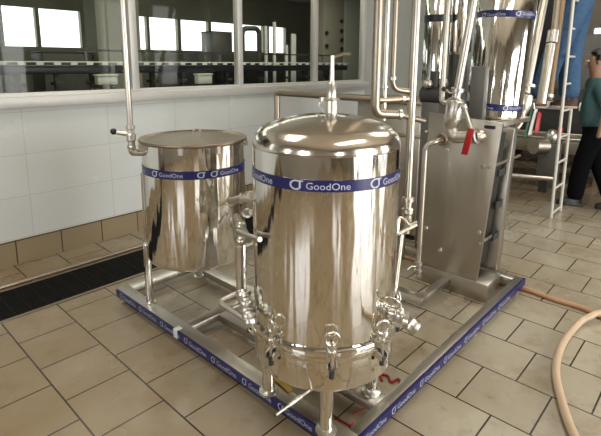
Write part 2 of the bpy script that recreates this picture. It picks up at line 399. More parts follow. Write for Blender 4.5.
obj('pane', MB().box(10.54, 10.546, 3.02, 4.13, 1.62, 2.73), 'glass', w, smooth=False)
# floor drain: raised steel edge, and the slotted black grate
struct('trim_drain_edge', MB().tube([(-2.9, 3.80, 0.016), (5.6, 3.80, 0.014)], 0.019, 12), 'pipe_dull')
t = thing('drain_grate', 'long black slotted drain grate in the floor along the white tiled wall', 'drain grate', (1.0, 3.5, 0))
obj('frame', MB().box(-2.9, 5.6, 3.275, 3.30, 0.0, 0.008).box(-2.9, 5.6, 3.735, 3.76, 0.0, 0.008), 'pipe_dull', t, smooth=False)
g = MB(); 
g.box(-2.9, 5.6, 3.30, 3.735, 0.0005, 0.002)
for k in range(14): g.box(-2.9, 5.6, 3.312 + k * .0315, 3.326 + k * .0315, 0.002, 0.007)
for k in range(85): g.box(-2.88 + k * .1, -2.872 + k * .1, 3.30, 3.735, 0.002, 0.0075)
obj('slotted_panel', g, 'grate', t, smooth=False)

# ------------------------------------------------------------------ the skid under the plant
t = thing('skid_frame', 'low stainless skid frame wrapped in blue printed tape under the tanks', 'skid frame', (2.4, 2.0, 0))
def beam(name, x0, x1, y0, y1, z0=.05, z1=.10): return obj(name, MB().box(x0, x1, y0, y1, z0, z1, 0.004), 'frame', t)
bl = beam('beam', 1.365, 1.452, 0.99, 3.02)
br_ = beam('beam', 1.452, 3.50, 0.99, 1.055)
beam('beam', 1.452, 3.50, 2.94, 3.02)
beam('beam', 3.42, 3.50, 1.055, 2.94)
beam('beam', 1.452, 3.42, 2.225, 2.295, .052, .098)
beam('beam', 1.645, 1.735, 1.055, 2.225, .052, .0985)
beam('beam', 1.955, 2.04, 2.295, 2.94, .052, .098)
beam('beam', 2.69, 2.76, 1.39, 2.225, .052, .099)
beam('beam', 2.76, 3.115, 1.39, 1.45, .052, .098)
def tape_text(length, place, parent):
    x = 0.05
    while x < length - .28:
        mb = MB()
        for (V, F), w, yb in ((logo2d(.038)[:2], .048, .006), (text2d('GoodOne', .040)[:2], .19, .0105)):
            mb.faces([place(x + px, yb + py) for px, py in V], F); x += w
        obj('lettering', mb, 'white_print', parent, smooth=False)
        x += .02
tl = obj('blue_tape', MB().box(1.3632, 1.3652, 0.992, 3.0, .0495, .1015).box(1.3652, 1.372, .992, 3.0, .1002, .1015), 'blue', t, smooth=False)
tape_text(2.0, lambda u, v: (1.3624, 3.0 - u, .0505 + v), tl)
tr = obj('blue_tape', MB().box(1.37, 3.498, .9882, .9902, .0495, .1015).box(1.37, 3.498, .9902, 1.003, .1002, .1015), 'blue', t, smooth=False)
tape_text(2.1, lambda u, v: (1.38 + u, .9874, .0505 + v), tr)
obj('white_tape', MB().box(1.3605, 1.40, 2.245, 2.285, .047, .1035, .002), 'white_tape', t, label='white tape wrapped once round the left beam')
for p in [(1.385, 2.96), (1.40, 1.03), (2.70, 1.03), (3.45, 1.03), (3.45, 2.96), (2.4, 2.98)]:
    obj('foot', MB().lathe((p[0], p[1], 0), [(.02, 0), (.02, .008), (.009, .012), (.009, .052)], 16), 'cast', t)

# ------------------------------------------------------------------ domed filter vessel
C1 = (1.56, 1.297); R1 = .320
F1 = math.atan2(-C1[1], -C1[0])
v = thing('filter_vessel', 'tall polished steel vessel with domed lid and blue printed band, nearest the camera', 'vessel', (*C1, 0.1))
obj('shell', MB().lathe((*C1, 0), [(R1 - .002, .50), (R1, .52), (R1, 1.304)], 128), 'tank', v)
prof = [(R1 - .0006, 1.3035)]
rk, rc, z0 = .09, .75, 1.305
al = math.asin((R1 - rk) / (rc - rk)); ph = PI / 2 - al
for k in range(15): prof.append((R1 - rk + rk * math.cos(ph * k / 14), z0 + rk * math.sin(ph * k / 14)))
zc = z0 + rk * math.sin(ph) - rc * math.cos(al)
for k in range(1, 15): prof.append((rc * math.sin(al * (1 - k / 14)) if k < 14 else 0, zc + rc * math.cos(al * (1 - k / 14))))
obj('domed_lid', MB().lathe((*C1, 0), prof, 128), 'dome', v)
cl = obj('clamp_ring', MB().lathe((*C1, 0), [(R1 - .004, .468), (R1 + .012, .470), (R1 + .014, .478), (R1 + .014, .493), (R1 + .009, .4955), (R1 + .009, .4985), (R1 + .014, .501), (R1 + .014, .516), (R1 + .012, .522), (R1 - .004, .524)], 128), 'tank', v)
pr = [(R1, .470), (R1, .345)]
for k in range(1, 13):
    a = k / 12 * PI / 2; pr.append((R1 * math.cos(a) if k < 12 else 0, .345 - .07 * math.sin(a)))
obj('bottom_pan', MB().lathe((*C1, 0), pr, 128), 'tank', v)
bd = obj('blue_band', MB().lathe((*C1, 0), [(R1 + .0005, 1.174), (R1 + .0022, 1.174), (R1 + .0022, 1.219), (R1 + .0005, 1.219)], 128), 'blue', v)
ring_lettering('lettering', C1, R1 + .0030, 1.1965, .027, [math.radians(-25 + 57 * k) for k in range(-2, 4)], bd, F1)
for (x, y) in [(1.378, 1.122), (1.378, 1.480), (1.712, 1.120), (1.712, 1.480)]:
    lg = obj('leg', MB().lathe((x, y, 0), [(.030, .112), (.030, .40)], 28), 'tank', v)
    obj('foot_plate', MB().lathe((x, y, 0), [(0, .0995), (.046, .0995), (.046, .108), (.034, .112), (.030, .114)], 28), 'cast', lg)
def swing_clamp(ang):
    d = Vector((math.cos(F1 + ang), math.sin(F1 + ang), 0)); s = Vector((-d.y, d.x, 0)); c = Vector((*C1, 0))
    P = lambda r, tt, z: c + d * r + s * tt + Vector((0, 0, z))
    rot = Matrix((d, s, (0, 0, 1))).transposed()
    mb = MB()
    mb.tube([P(R1 + .026, 0, .440), P(R1 + .026, 0, .565)], .0065, 10)
    for sg in (-1, 1):
        mb.prism([P(R1 - .002, sg * .016, .525), P(R1 + .040, sg * .016, .522), P(R1 + .040, sg * .016, .506), P(R1 - .002, sg * .016, .500)], s * (.006 * sg))
        mb.prism([P(R1 - .002, sg * .016, .492), P(R1 + .038, sg * .016, .470), P(R1 + .038, sg * .016, .448), P(R1 - .002, sg * .016, .452)], s * (.006 * sg))
    mb.lathe(P(R1 + .026, 0, .525), [(0, 0), (.015, 0), (.015, .010), (.009, .014), (.009, .030), (0, .030)], 16)
    cp = obj('swing_clamp', mb, 'cast', v)
    tilt = random.uniform(-.5, .5)
    obj('eye_nut', MB().torus(P(R1 + .026, 0, .588), .028, .0046, (d * math.cos(tilt) + s * math.sin(tilt)), 28, 8), 'cast', cp)
    obj('pivot_cap', MB().tube([P(R1 + .026, -.010, .450), P(R1 + .026, .010, .450)], .012, 14).tube([P(R1 + .026, 0, .418), P(R1 + .026, 0, .45)], .011, 12), 'rubber', cp, label='black rubber cap')
for k in (-84, -38, 6, 45, 92, 140, 188, 234): swing_clamp(math.radians(k))
# filling nozzle on the dome: ferrule, pipe and small lever valve
nx, ny = 1.585, 1.290
nz = obj('nozzle', MB().lathe((nx, ny, 0), [(.030, 1.40), (.027, 1.43), (.027, 1.49), (.031, 1.492), (.031, 1.502), (.022, 1.505), (.020, 1.56), (.011, 1.57), (.009, 1.655), (.009, 1.68), (0, 1.682)], 24), 'cast', v)
obj('lever', MB().tube([(nx, ny, 1.672), (nx + .03, ny - .035, 1.688), (nx + .05, ny - .058, 1.688)], .0055, 8), 'pipe_dull', nz)
obj('nozzle_clamp', MB().torus((nx, ny, 1.497), .031, .005, (0, 0, 1), 24, 8).box(nx - .055, nx - .03, ny + .01, ny + .024, 1.487, 1.506, .002), 'cast', nz)
obj('wire_loop', MB().tube([(nx - .035, ny + .03, 1.50), (nx - .045, ny + .035, 1.47), (nx - .035, ny + .01, 1.44), (nx - .015, ny - .06, 1.426), (nx - .005, ny - .07, 1.424)], .0025, 6), 'pipe_dull', v)
# side nozzles towards the left tank
def radial(ang, r, z, off=0):
    d = Vector((math.cos(F1 + ang), math.sin(F1 + ang), 0)); s = Vector((-d.y, d.x, 0))
    return Vector((*C1, 0)) + d * r + s * off + Vector((0, 0, z))
a = math.radians(-84)
obj('side_nozzle', MB().tube([radial(a, R1 - .01, 1.06), radial(a, R1 + .055, 1.06)], .016, 14).tube([radial(a, R1 + .05, 1.06), radial(a, R1 + .058, 1.06)], .026, 16), 'cast', v)
# drain rod below the bottom pan
dr = obj('drain_pipe', MB().tube([(1.50, 1.25, .30), (1.47, 1.20, .262), (1.2663, 1.1226, 0.3505), (1.0898, 1.1313, 0.3430)], .0052, 10, .03), 'pipe', v)
obj('drain_tip', MB().tube([(1.0951, 1.1314, 0.3427), (1.0844, 1.1311, 0.3429)], .0045, 8), 'rubber', dr)
obj('drain_valve', MB().tube([(1.2231, 1.1265, 0.3480), (1.1582, 1.1296, 0.3441)], .0085, 12), 'cast', dr)

# ------------------------------------------------------------------ flat-lidded mixing tank on the left
C2 = (1.70, 2.50); R2 = .318
F2 = math.atan2(-C2[1], -C2[0])
v2 = thing('mixing_tank', 'round polished steel tank with flat lid and blue band beside the tiled wall', 'tank', (*C2, 0.1))
pr = [(R2, 1.172), (R2, .445), (R2 - .006, .425)]
for k in range(1, 9):
    a = k / 8 * PI / 2; pr.append(((R2 - .006) * math.cos(a) if k < 8 else 0, .425 - .045 * math.sin(a)))
obj('shell', MB().lathe((*C2, 0), pr[::-1], 112), 'tank', v2)
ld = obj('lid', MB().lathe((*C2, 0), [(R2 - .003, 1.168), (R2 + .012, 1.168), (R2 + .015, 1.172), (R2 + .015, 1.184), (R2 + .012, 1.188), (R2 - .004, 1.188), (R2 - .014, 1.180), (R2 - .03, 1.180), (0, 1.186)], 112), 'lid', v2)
obj('lid_handle', MB().tube([(C2[0] + .03, C2[1] - .03, 1.185), (C2[0] + .03, C2[1] - .03, 1.235), (C2[0] + .0, C2[1] + .0, 1.235), (C2[0] + .0, C2[1] + .0, 1.185)], .005, 8, .018), 'pipe', ld)
for k in range(8):
    a = F2 + math.radians(-66 + 45 * k + (8 if k % 2 else 0)); dx, dy = math.cos(a), math.sin(a)
    rot = Matrix(((dx, -dy, 0), (dy, dx, 0), (0, 0, 1)))
    c = Vector((C2[0], C2[1], 0))
    obj('lid_lug', MB().box(c.x + R2 + .001, c.x + R2 + .026, c.y - .012, c.y + .012, 1.135, 1.169, .003, rot, c), 'cast', ld)
bd = obj('blue_band', MB().lathe((*C2, 0), [(R2 + .0005, .985), (R2 + .0022, .985), (R2 + .0022, 1.035), (R2 + .0005, 1.035)], 112), 'blue', v2)
ring_lettering('lettering', C2, R2 + .003, 1.010, .024, [math.radians(x) for x in (-104, -50, 16, 71, 126, 181)] + [(math.radians(2),)], bd, F2)
for a in (-88, 62, 180):
    an = F2 + math.radians(a); x, y = C2[0] + .318 * math.cos(an), C2[1] + .318 * math.sin(an)
    lg = obj('leg', MB().lathe((x, y, 0), [(.024, .10), (.024, .50), (.020, .508), (0, .51)], 24), 'tank', v2)
    obj('foot_plate', MB().lathe((x, y, 0), [(0, .0985), (.036, .0985), (.036, .106), (.026, .110)], 24), 'cast', lg)
an = F2 + math.radians(-78)
obj('overflow_tube', MB().tube([(C2[0] + (R2 + .008) * math.cos(an), C2[1] + (R2 + .008) * math.sin(an), z) for z in (.985, .62)] + [(C2[0] + (R2 + .012) * math.cos(an - .2), C2[1] + (R2 + .012) * math.sin(an - .2), .52)], .006, 8, .05), 'pipe', v2)

# ------------------------------------------------------------------ pipework
def ferrule(mb, p, ax, r, w=.008): mb.lathe(Vector(p) - Vector(ax).normalized() * w, [(0, 0), (r, 0), (r, 2 * w), (0, 2 * w)], 20, ax); return mb
# pipe dropping into the left tank, with a small black-knobbed valve
b0 = Vector((1.3422, 2.6186, 1.2057))
t = thing('inlet_pipe', 'upright steel pipe with black-knobbed valve and elbow into the left tank', 'pipe', b0)
obj('pipe', MB().tube([(b0.x, b0.y, 3.9), (b0.x, b0.y, b0.z + .02)], .0165, 18), 'pipe', t)
mb = MB().lathe((b0.x, b0.y, 0), [(.0, b0.z - .065), (.024, b0.z - .065), (.026, b0.z - .05), (.021, b0.z - .045), (.021, b0.z - .02), (.028, b0.z - .012), (.028, b0.z + .022), (.020, b0.z + .03), (.020, b0.z + .05), (.026, b0.z + .055), (.026, b0.z + .075), (.0, b0.z + .078)], 20)
vb = obj('valve_body', mb, 'cast', t)
e1 = Vector((1.3286, 2.6095, 1.1182)); e2 = Vector((1.4512, 2.5794, 1.1085))
obj('elbow', MB().tube([(b0.x, b0.y, b0.z - .05), (b0.x, b0.y, e1.z), e2], .021, 18, .06), 'pipe', t)
h1 = Vector((1.3248, 2.6300, 1.2333)); h2 = Vector((1.2873, 2.6718, 1.2389)); h3 = Vector((1.2720, 2.6899, 1.2446))
hd = obj('valve_stem', MB().tube([h1 + (h1 - h2) * .4, h2], .014, 14).tube([h2, h3], .006, 8), 'pipe', vb)
obj('knob', MB().ball(h3, .019, 16), 'black', vb, label='round black knob')

# brownish pipe crossing behind the domed vessel
q1 = Vector((2.4000, 2.4645, 1.1923)); q2 = Vector((2.4000, 2.4630, 1.4367)); q3 = Vector((2.4000, 1.6313, 1.4475))
t = thing('cross_pipe', 'dull level pipe with a drop leg passing behind the domed lid', 'pipe', (q1.x, q1.y, 0))
obj('pipe', MB().tube([(q2.x, q2.y, .12), (q2.x, q2.y, q2.z), (q2.x, q3.y, q2.z)], .0225, 18, .03), 'pipe_dull', t)
obj('base_flange', MB().lathe((q2.x, q2.y, 0), [(0, .098), (.05, .098), (.05, .11), (.026, .118), (.026, .13)], 20), 'cast', t)
# thick upright behind the dome with elbow to the right
b = Vector((2.4, q3.y - .02, 0))
t = thing('thick_riser_pipe', 'thick dull upright pipe behind the dome ending in an elbow rightwards', 'pipe', (b.x, b.y, 1.3))
e = Vector((2.3469, 1.5772, 1.3554)); e2 = Vector((2.4954, 1.5038, 1.3439))
obj('pipe', MB().tube([(e.x + .0, e.y, 3.9), e, e2], .0285, 20, .05), 'pipe_dull', t)
obj('ferrule', ferrule(MB(), e2, e2 - e, .034, .012), 'cast', t)
obj('outlet', MB().tube([e2, (2.7204, 1.4558, 1.2890)], .018, 16), 'pipe_dull', t)
# bright riser and its tee
e = Vector((2.5475, 1.6479, 1.4206)); e2 = Vector((2.6875, 1.5588, 1.4277))
t = thing('bright_riser_pipe', 'bright upright pipe beside the thick riser, tee running right at dome height', 'pipe', (e.x, e.y, 1.3))
obj('pipe', MB().tube([(e.x, e.y, 3.9), (e.x, e.y, e.z - .13)], .0185, 18), 'pipe', t)
obj('tee', MB().tube([(2.5133, 1.6700, 1.4212), e, e2], .0235, 16, .02), 'pipe_dull', t)
obj('ferrule', ferrule(MB(), (2.6547, 1.5792, 1.4276), e2 - e, .029, .012), 'cast', t)
obj('collar', MB().lathe((e.x, e.y, e.z + .075), [(.0185, 0), (.026, .002), (.026, .014), (.0185, .016)], 18), 'cast', t)
# third riser
e = Vector((2.7410, 1.7097, 1.4800)); e2 = Vector((2.8765, 1.6325, 1.4579))
t = thing('slim_riser_pipe', 'slim upright pipe with an elbow between the bright riser and front pipe', 'pipe', (e.x, e.y, 1.4))
obj('pipe', MB().tube([(e.x, e.y, 3.9), e, e2], .019, 16, .06), 'pipe_dull', t)
obj('collar', MB().lathe((e.x, e.y, e.z + .06), [(.019, 0), (.027, .002), (.027, .02), (.019, .022)], 18), 'cast', t)
t0 = Vector((3.1695, 1.8239, 1.6732))
t = thing('thin_dark_pipe', 'thin dark upright pipe just left of the long front pipe', 'pipe', (t0.x, t0.y, 0))
obj('pipe', MB().tube([(t0.x, t0.y, 3.9), (t0.x, t0.y, .10)], .016, 12), 'pipe_dull', t)
obj('collar', MB().lathe((t0.x, t0.y, 1.45), [(.016, 0), (.024, .002), (.024, .02), (.016, .022)], 16), 'pipe_dull', t)
# long front pipe with lever valve right of the vessel
b0 = Vector((1.9997, 1.1339, 0.9886))
t = thing('front_pipe', 'long bright upright pipe with lever valve at the right of the domed vessel', 'pipe', (b0.x, b0.y, .4))
obj('pipe', MB().tube([(b0.x, b0.y, 3.9), (b0.x, b0.y, b0.z)], .0155, 18), 'pipe', t)
lo = Vector((1.9494, 1.1294, 0.8277)); lo2 = Vector((1.8915, 1.1171, 0.5533))
vb = obj('valve_body', MB().lathe((b0.x, b0.y, 0), [(0, lo.z - .01), (.015, lo.z - .01), (.017, lo.z + .05), (.024, lo.z + .055), (.024, lo.z + .085), (.017, lo.z + .09), (.017, b0.z - .07), (.029, b0.z - .065), (.029, b0.z - .045), (.020, b0.z - .04), (.020, b0.z - .01), (.029, b0.z - .005), (.029, b0.z + .012), (.017, b0.z + .016)], 20), 'cast', t)
obj('lever', MB().tube([(1.8993, 1.1274, 0.8419), (1.9249, 1.1358, 0.9191), (1.9401, 1.1169, 0.9097), (1.9522, 1.0949, 0.8766), (1.9970, 1.0805, 0.8915)], .008, 8, .012).tube([(1.9009, 1.1257, 0.8419), (1.9865, 1.0739, 0.8805)], .011, 10), 'pipe', vb)
obj('lower_pipe', MB().tube([(lo.x, lo.y, lo.z), (lo2.x, lo2.y, lo2.z), (1.7902, 1.0894, 0.5450)], .0105, 14, .05), 'pipe', t)
# bottom outlet valve cluster at the vessel's right
a = math.radians(63)
t = thing('outlet_valve', 'steel clamp-fitted outlet valve low on the right of the domed vessel', 'valve', radial(a, R1 + .1, .60))
p0, p1, p2 = radial(a, R1 - .003, .60), radial(a, R1 + .03, .60), radial(a, R1 + .075, .585)
d = (p1 - p0)
obj('body', MB().tube([p0, p1, p2], .022, 18, .02).ball(radial(a, R1 + .045, .598), .034, 18), 'cast', t)
obj('clamp', ferrule(MB(), radial(a, R1 + .018, .60), d, .035, .008), 'cast', t)
obj('clamp', ferrule(MB(), radial(a, R1 + .078, .585), d, .037, .011), 'cast', t)
obj('handle', MB().tube([radial(a, R1 + .045, .62), radial(a, R1 + .045, .655), radial(a, R1 + .02, .675, -.02)], .0055, 8, .02), 'pipe', t)
obj('ring_handle', MB().torus(radial(a, R1 + .025, .675, -.055), .034, .0045, (1, .3, .6), 24, 8), 'pipe', t)
obj('union_nut', MB().lathe(radial(a, R1 + .085, .575), [(0, 0), (.032, 0), (.034, .008), (.034, .034), (.028, .042), (0, .042)], 8, (d.x, d.y, -.02)), 'cast', t)
# manifold between the two tanks
t = thing('manifold_valve', 'upright steel valve and U-shaped branch between the two tanks', 'valve', (1.3588, 1.6385, 0.4156))
m0 = Vector((1.3142, 1.6038, 0.5509))
obj('riser', MB().tube([(m0.x, m0.y, Vector((1.3491, 1.6379, 0.8146)).z), (m0.x, m0.y, m0.z)], .0165, 16).ball((1.3535, 1.6357, 0.8238), .026, 16), 'pipe', t)
obj('branch', MB().tube([(1.3142, 1.5878, 0.6021), (1.2120, 1.6296, 0.5712), (1.2074, 1.4228, 0.5617)], .0125, 14, .025), 'pipe', t)
vb = obj('body', MB().tube([(1.2928, 1.5550, 0.6167), (1.2609, 1.4909, 0.5842), (1.2180, 1.4283, 0.5691)], .022, 16, .03).ball((1.2596, 1.4958, 0.5974), .030, 16).ball((1.2162, 1.4326, 0.5775), .026, 16), 'cast', t)
for p in ((1.2922, 1.5545, 0.6122), (1.2472, 1.4750, 0.5814), (1.2018, 1.4030, 0.5767)): obj('clamp', ferrule(MB(), p, (.2, .3, 1), .034, .008), 'cast', t)
obj('wing_nut', MB().torus((1.1720, 1.3566, 0.5630), .018, .004, (1, .2, .3), 20, 8), 'cast', t)
t = thing('butterfly_valve', 'small steel butterfly valve with pale lever between the tanks at mid height', 'valve', (1.4581, 1.7215, 0.8392))
obj('body', MB().tube([(1.4929, 1.8407, 0.8657), (1.4609, 1.7632, 0.8387), (1.4170, 1.6522, 0.8064)], .018, 14, .03).ball((1.4609, 1.7632, 0.8387), .028, 16), 'cast', t)
obj('lever', MB().tube([(1.3135, 1.6073, 0.8911), (1.2481, 1.4483, 0.9267), (1.2113, 1.3447, 0.9492)], .0105, 10), 'pipe', t)
t = thing('connecting_pipe', 'short level pipe stub from the left tank to the domed vessel, below the bands', 'pipe', (1.4268, 1.7255, 1.0049))
obj('pipe', MB().tube([(1.6005, 2.0415, 0.8758), (1.3112, 1.5108, 1.0767)], .019, 16), 'pipe', t)
dd = Vector((1.3112, 1.5108, 1.0767)) - Vector((1.6005, 2.0415, 0.8758))
for p in ((1.5721, 1.9877, 0.8955), (1.3303, 1.5463, 1.0629)): obj('clamp', ferrule(MB(), p, dd, .026, .008), 'cast', t)
t = thing('lower_stub_pipe', 'second short steel stub just under the connecting pipe between the tanks', 'pipe', (1.3773, 1.6171, 0.9597))
obj('pipe', MB().tube([(1.4384, 1.7190, 0.9172), (1.3051, 1.4987, 1.0080)], .014, 14), 'pipe', t)
obj('clamp', ferrule(MB(), (1.3773, 1.6171, 0.9597), Vector((1.3051, 1.4987, 1.0080)) - Vector((1.4384, 1.7190, 0.9172)), .023, .008), 'cast', t)

# ------------------------------------------------------------------ plate heat exchanger
XF = 3.14
t = thing('plate_heat_exchanger', 'upright plate heat exchanger with big grey steel front plate on the skid', 'heat exchanger', (3.35, 1.4, .1))
fp = [(XF, 1.645, 1.300), (XF, 1.120, 1.268), (XF, 1.208, .135), (XF, 1.650, .135)]
fpl = obj('front_plate', MB().prism(fp, (.026, 0, 0), .003), 'plate', t)
for p in ((3.1400, 1.2230, 0.9622), (3.1400, 1.2158, 0.4965), (3.1400, 1.4944, 0.2845), (3.1400, 1.4883, 1.0418), (3.1400, 1.6171, 0.4256)):
    p = Vector(p); obj('bolt', MB().lathe((XF - .012, p.y, p.z), [(0, 0), (.014, .001), (.016, .004), (.016, .013)], 14, (1, 0, 0)), 'cast', fpl)
obj('slot', MB().box(XF - .002, XF + .001, 1.16, 1.235, 1.222, 1.245), 'black', fpl, smooth=False)
pk = MB()
for k in range(16):
    x = XF + .034 + k * .0138; pk.prism([(x, 1.62, 1.20), (x, 1.175, 1.18), (x, 1.245, .20), (x, 1.63, .20)], (.009, 0, 0))
obj('plate_pack', pk, 'dark_machine', t, smooth=False)
rx0, rx1 = 3.40, 3.53
obj('rear_plate', MB().prism([(rx0, 1.17, .13), (rx0 + .075, 1.17, .13), (rx1 + .085, 1.17, 1.186), (rx1, 1.17, 1.186)], (0, .45, 0), .004), 'frame', t)
for z in (.38, .62, .86, 1.06): obj('spacer', MB().box(XF + .20, 3.46, 1.185, 1.20, z, z + .05), 'rubber', t, smooth=False)
for p in ((3.1700, 1.1870, 0.9595), (3.1700, 1.2080, 0.4166)):
    p = Vector(p); obj('tie_rod', MB().tube([(XF - .02, p.y - .005, p.z), (3.74, p.y - .005, p.z)], .0095, 12), 'cast', t)
for y, z in ((1.60, 1.16), (1.62, .3)): obj('tie_rod', MB().tube([(XF - .02, y + .05, z), (3.74, y + .05, z)], .0095, 12), 'cast', t)
obj('base_block', MB().prism([(3.12, 1.12, .0), (3.12, 1.66, .0), (3.12, 1.66, .134), (3.12, 1.12, .134)], (.24, 0, 0), .004), 'plate', t)
# port pipe down the plate's left side
t = thing('port_pipe', 'slim bright pipe bending from the heat exchanger port down to a floor valve', 'pipe', (2.9800, 1.5733, 0.0357))
pp = [(3.1400, 1.5237, 1.1173), (3.0200, 1.5164, 1.1178), (3.0000, 1.5837, 1.0767), (2.9800, 1.5775, 0.1843)]
obj('pipe', MB().tube(pp, .0195, 16, .07), 'pipe', t)
obj('port_ring', MB().torus((3.1320, 1.5312, 1.1174), .036, .011, (1, 0, 0), 24, 10), 'pipe_dull', t)
b0 = Vector((2.9800, 1.5775, 0.1843))
vb = obj('floor_valve', MB().lathe((b0.x, b0.y, .1), [(0, 0), (.030, 0), (.030, .012), (.018, .016), (.018, .035), (.032, .04), (.032, .06), (.022, .066), (.024, .10), (.034, .105), (.034, .12), (.018, .126), (0, .128)], 20), 'cast', t)
obj('lever', MB().tube([(b0.x, b0.y, .18), (b0.x - .05, b0.y + .03, .19), (b0.x - .09, b0.y + .04, .175)], .006, 8), 'pipe', vb)
# feed pipe with bell reducer, elbow and red handle
t = thing('feed_pipe', 'stout bright pipe with side branch, bell reducer, elbow and red lever before the exchanger plate', 'pipe', (3.0000, 1.3797, 1.2916))
a0 = Vector((3.0000, 1.3031, 2.0598)); a1 = Vector((3.0000, 1.3749, 1.4775)); up = (a0 - a1).normalized()
obj('pipe', MB().tube([a1 + up * 2.4 * (a0 - a1).length, a1], .0245, 20), 'pipe', t)
mb = MB(); ferrule(mb, a1, up, .042, .012); obj('clamp', mb, 'cast', t)
obj('reducer', MB().lathe(a1, [(.026, 0), (.028, -.05), (.050, -.062), (.055, -.07), (.055, -.175), (.059, -.178), (.059, -.19), (.050, -.193), (.048, -.235), (.044, -.24), (.042, -.26)], 28, up), 'cast', t)
c0 = a1 - up * .25; el = [c0, Vector((3.0000, 1.3814, 1.1597)), Vector((3.0000, 1.2486, 1.1810)), Vector((3.0000, 1.2355, 1.1838))]
obj('elbow', MB().tube(el, .040, 22, .075), 'pipe', t)
obj('flange', MB().lathe((3.0000, 1.2289, 1.1852), [(0, -.01), (.042, -.01), (.050, -.008), (.050, .008), (.042, .010), (0, .01)], 24, el[3] - el[2]), 'cast', t)
obj('return_bend', MB().tube([(3.0000, 1.2289, 1.1852), (3.0200, 1.2046, 1.1902), (3.1400, 1.2525, 1.1719)], .036, 18, .03), 'pipe', t)
obj('ball_valve', MB().tube([(2.9700, 1.3248, 1.3966), (2.9500, 1.2852, 1.3423), (2.9300, 1.2327, 1.2389)], .0125, 14).ball((2.9600, 1.3051, 1.3726), .022, 14), 'cast', t)
obj('red_lever', MB().prism([(2.9200, 1.2485, 1.2448), (2.9200, 1.2059, 1.2426), (2.9200, 1.2393, 1.0704), (2.9200, 1.2829, 1.0711)], (-.012, 0, 0), .003), 'red', t, label='red valve lever')
obj('branch_pipe', MB().tube([(3.0000, 1.4727, 2.7742), (3.0000, 1.4825, 1.3887), (3.0000, 1.4144, 1.3895)], .0185, 16, .05), 'pipe', t)
k0 = Vector((2.9700, 1.4116, 1.4574)); vb = obj('valve_stem', MB().tube([(2.9800, 1.3680, 1.4622), k0, (2.9700, 1.4409, 1.4759)], .008, 10), 'pipe', t)
obj('knob', MB().ball((2.9650, 1.4531, 1.4821), .017, 14), 'black', vb, label='black knob')

# ------------------------------------------------------------------ tall feed tank on its stand, behind the exchanger
t = thing('tall_feed_tank', 'tall upright steel tank with two blue bands on the stand behind the heat exchanger', 'tank', (3.86, 1.46, 1.25))
C3 = (3.86, 1.46); R3 = .212; ax3 = Vector((.669 * .055, -.721 * .055, 1)).normalized()
F3 = math.atan2(-C3[1], -C3[0])
base3 = Vector((*C3, 1.225))
obj('shell', MB().lathe(base3, [(0, 0), (R3 - .02, 0), (R3, .02), (R3, 1.30), (R3 - .04, 1.36), (0, 1.40)], 96, ax3), 'tank', t)
for h in (.065, .765):
    b_ = obj('blue_band', MB().lathe(base3, [(R3 + .0005, h), (R3 + .0025, h), (R3 + .0025, h + .05), (R3 + .0005, h + .05)], 96, ax3), 'blue', t)
    cc = base3 + ax3 * (h + .025)
    ring_lettering('lettering', (cc.x, cc.y), R3 + .0032, cc.z, .022, [math.radians(x) for x in (-125, -52, 18, 88, 160, 230)], b_, F3, lean=(ax3.x / ax3.z, ax3.y / ax3.z, 0), z0=cc.z)
t = thing('tank_stand', 'steel stand with flat top plate carrying the tall feed tank', 'stand', (3.86, 1.5, 0))
obj('top_plate', MB().box(3.52, 4.12, 1.24, 1.80, 1.19, 1.223, .004), 'plate', t)
for x, y in ((3.66, 1.27), (3.66, 1.75), (4.10, 1.75), (4.12, 1.40)):
    obj('leg', MB().box(x - .02, x + .02, y - .02, y + .02, 0, 1.192, .003), 'frame', t)
# pipe set right of the tall tank
t = thing('tank_side_pipe', 'pale pipe with collar and valve running beside the right of the tall tank', 'pipe', (4.2027, 1.3426, 1.2476))
a0 = Vector((4.4633, 1.3251, 2.2151)); a1 = Vector((4.2631, 1.3365, 1.4645)); up = (a0 - a1).normalized()
obj('pipe', MB().tube([a1 + up * 2.2 * (a0 - a1).length, a1], .033, 18), 'pipe', t)
obj('collar', ferrule(MB(), a1, up, .066, .012), 'cast', t)
obj('valve_body', MB().lathe(a1, [(.03, 0), (.032, -.06), (.062, -.085), (.066, -.16), (.055, -.20), (.04, -.23), (.03, -.26), (0, -.27)], 22, up), 'cast', t)
obj('branch', MB().tube([(4.2020, 1.3321, 1.3160), (4.1523, 1.3259, 1.1513), (4.0646, 1.3709, 1.0794)], .022, 14, .05), 'pipe', t)
t = thing('wide_steel_duct', 'wide steel pipe with round union, between the tall tank and the ladder', 'pipe', (4.7533, 1.3567, 1.2815))
obj('pipe', MB().tube([(4.8896, 1.3596, 1.8319), (4.7533, 1.3567, 1.2815)], .044, 18), 'pipe', t)
obj('union', MB().tube([(4.9244, 1.3546, 1.9512), (4.8971, 1.3540, 1.8411)], .052, 18), 'cast', t)
obj('upper_pipe', MB().tube([(5.0613, 1.3843, 2.6024), (4.9219, 1.3522, 1.9329)], .03, 16), 'pipe_dull', t)
t = thing('brown_pipe', 'slender brownish pipe leaning up just left of the ladder', 'pipe', (5.1368, 1.3959, 1.2959))
obj('pipe', MB().tube([(5.4205, 1.4368, 2.5696), (5.1368, 1.3959, 1.2959)], .032, 16), plain('brown_pipe_paint', (.26, .17, .09), .4, .2), t)
obj('collar', ferrule(MB(), (5.1386, 1.4046, 1.3351), Vector((5.4205, 1.4368, 2.5696)) - Vector((5.1368, 1.3959, 1.2959)), .05, .015), 'cast', t)
c = Vector((6.2433, 1.8075, 1.6952))
t = thing('dark_gap_filler', 'black box added for the dark gap behind the side pipe', 'filler', (c.x, c.y, 4.2))  # black box added to stand in for the dark gap between pipes
obj('filler', MB().box(c.x - .08, c.x + .08, c.y - .10, c.y + .10, 1.30, 4.18, .01), 'black', t)
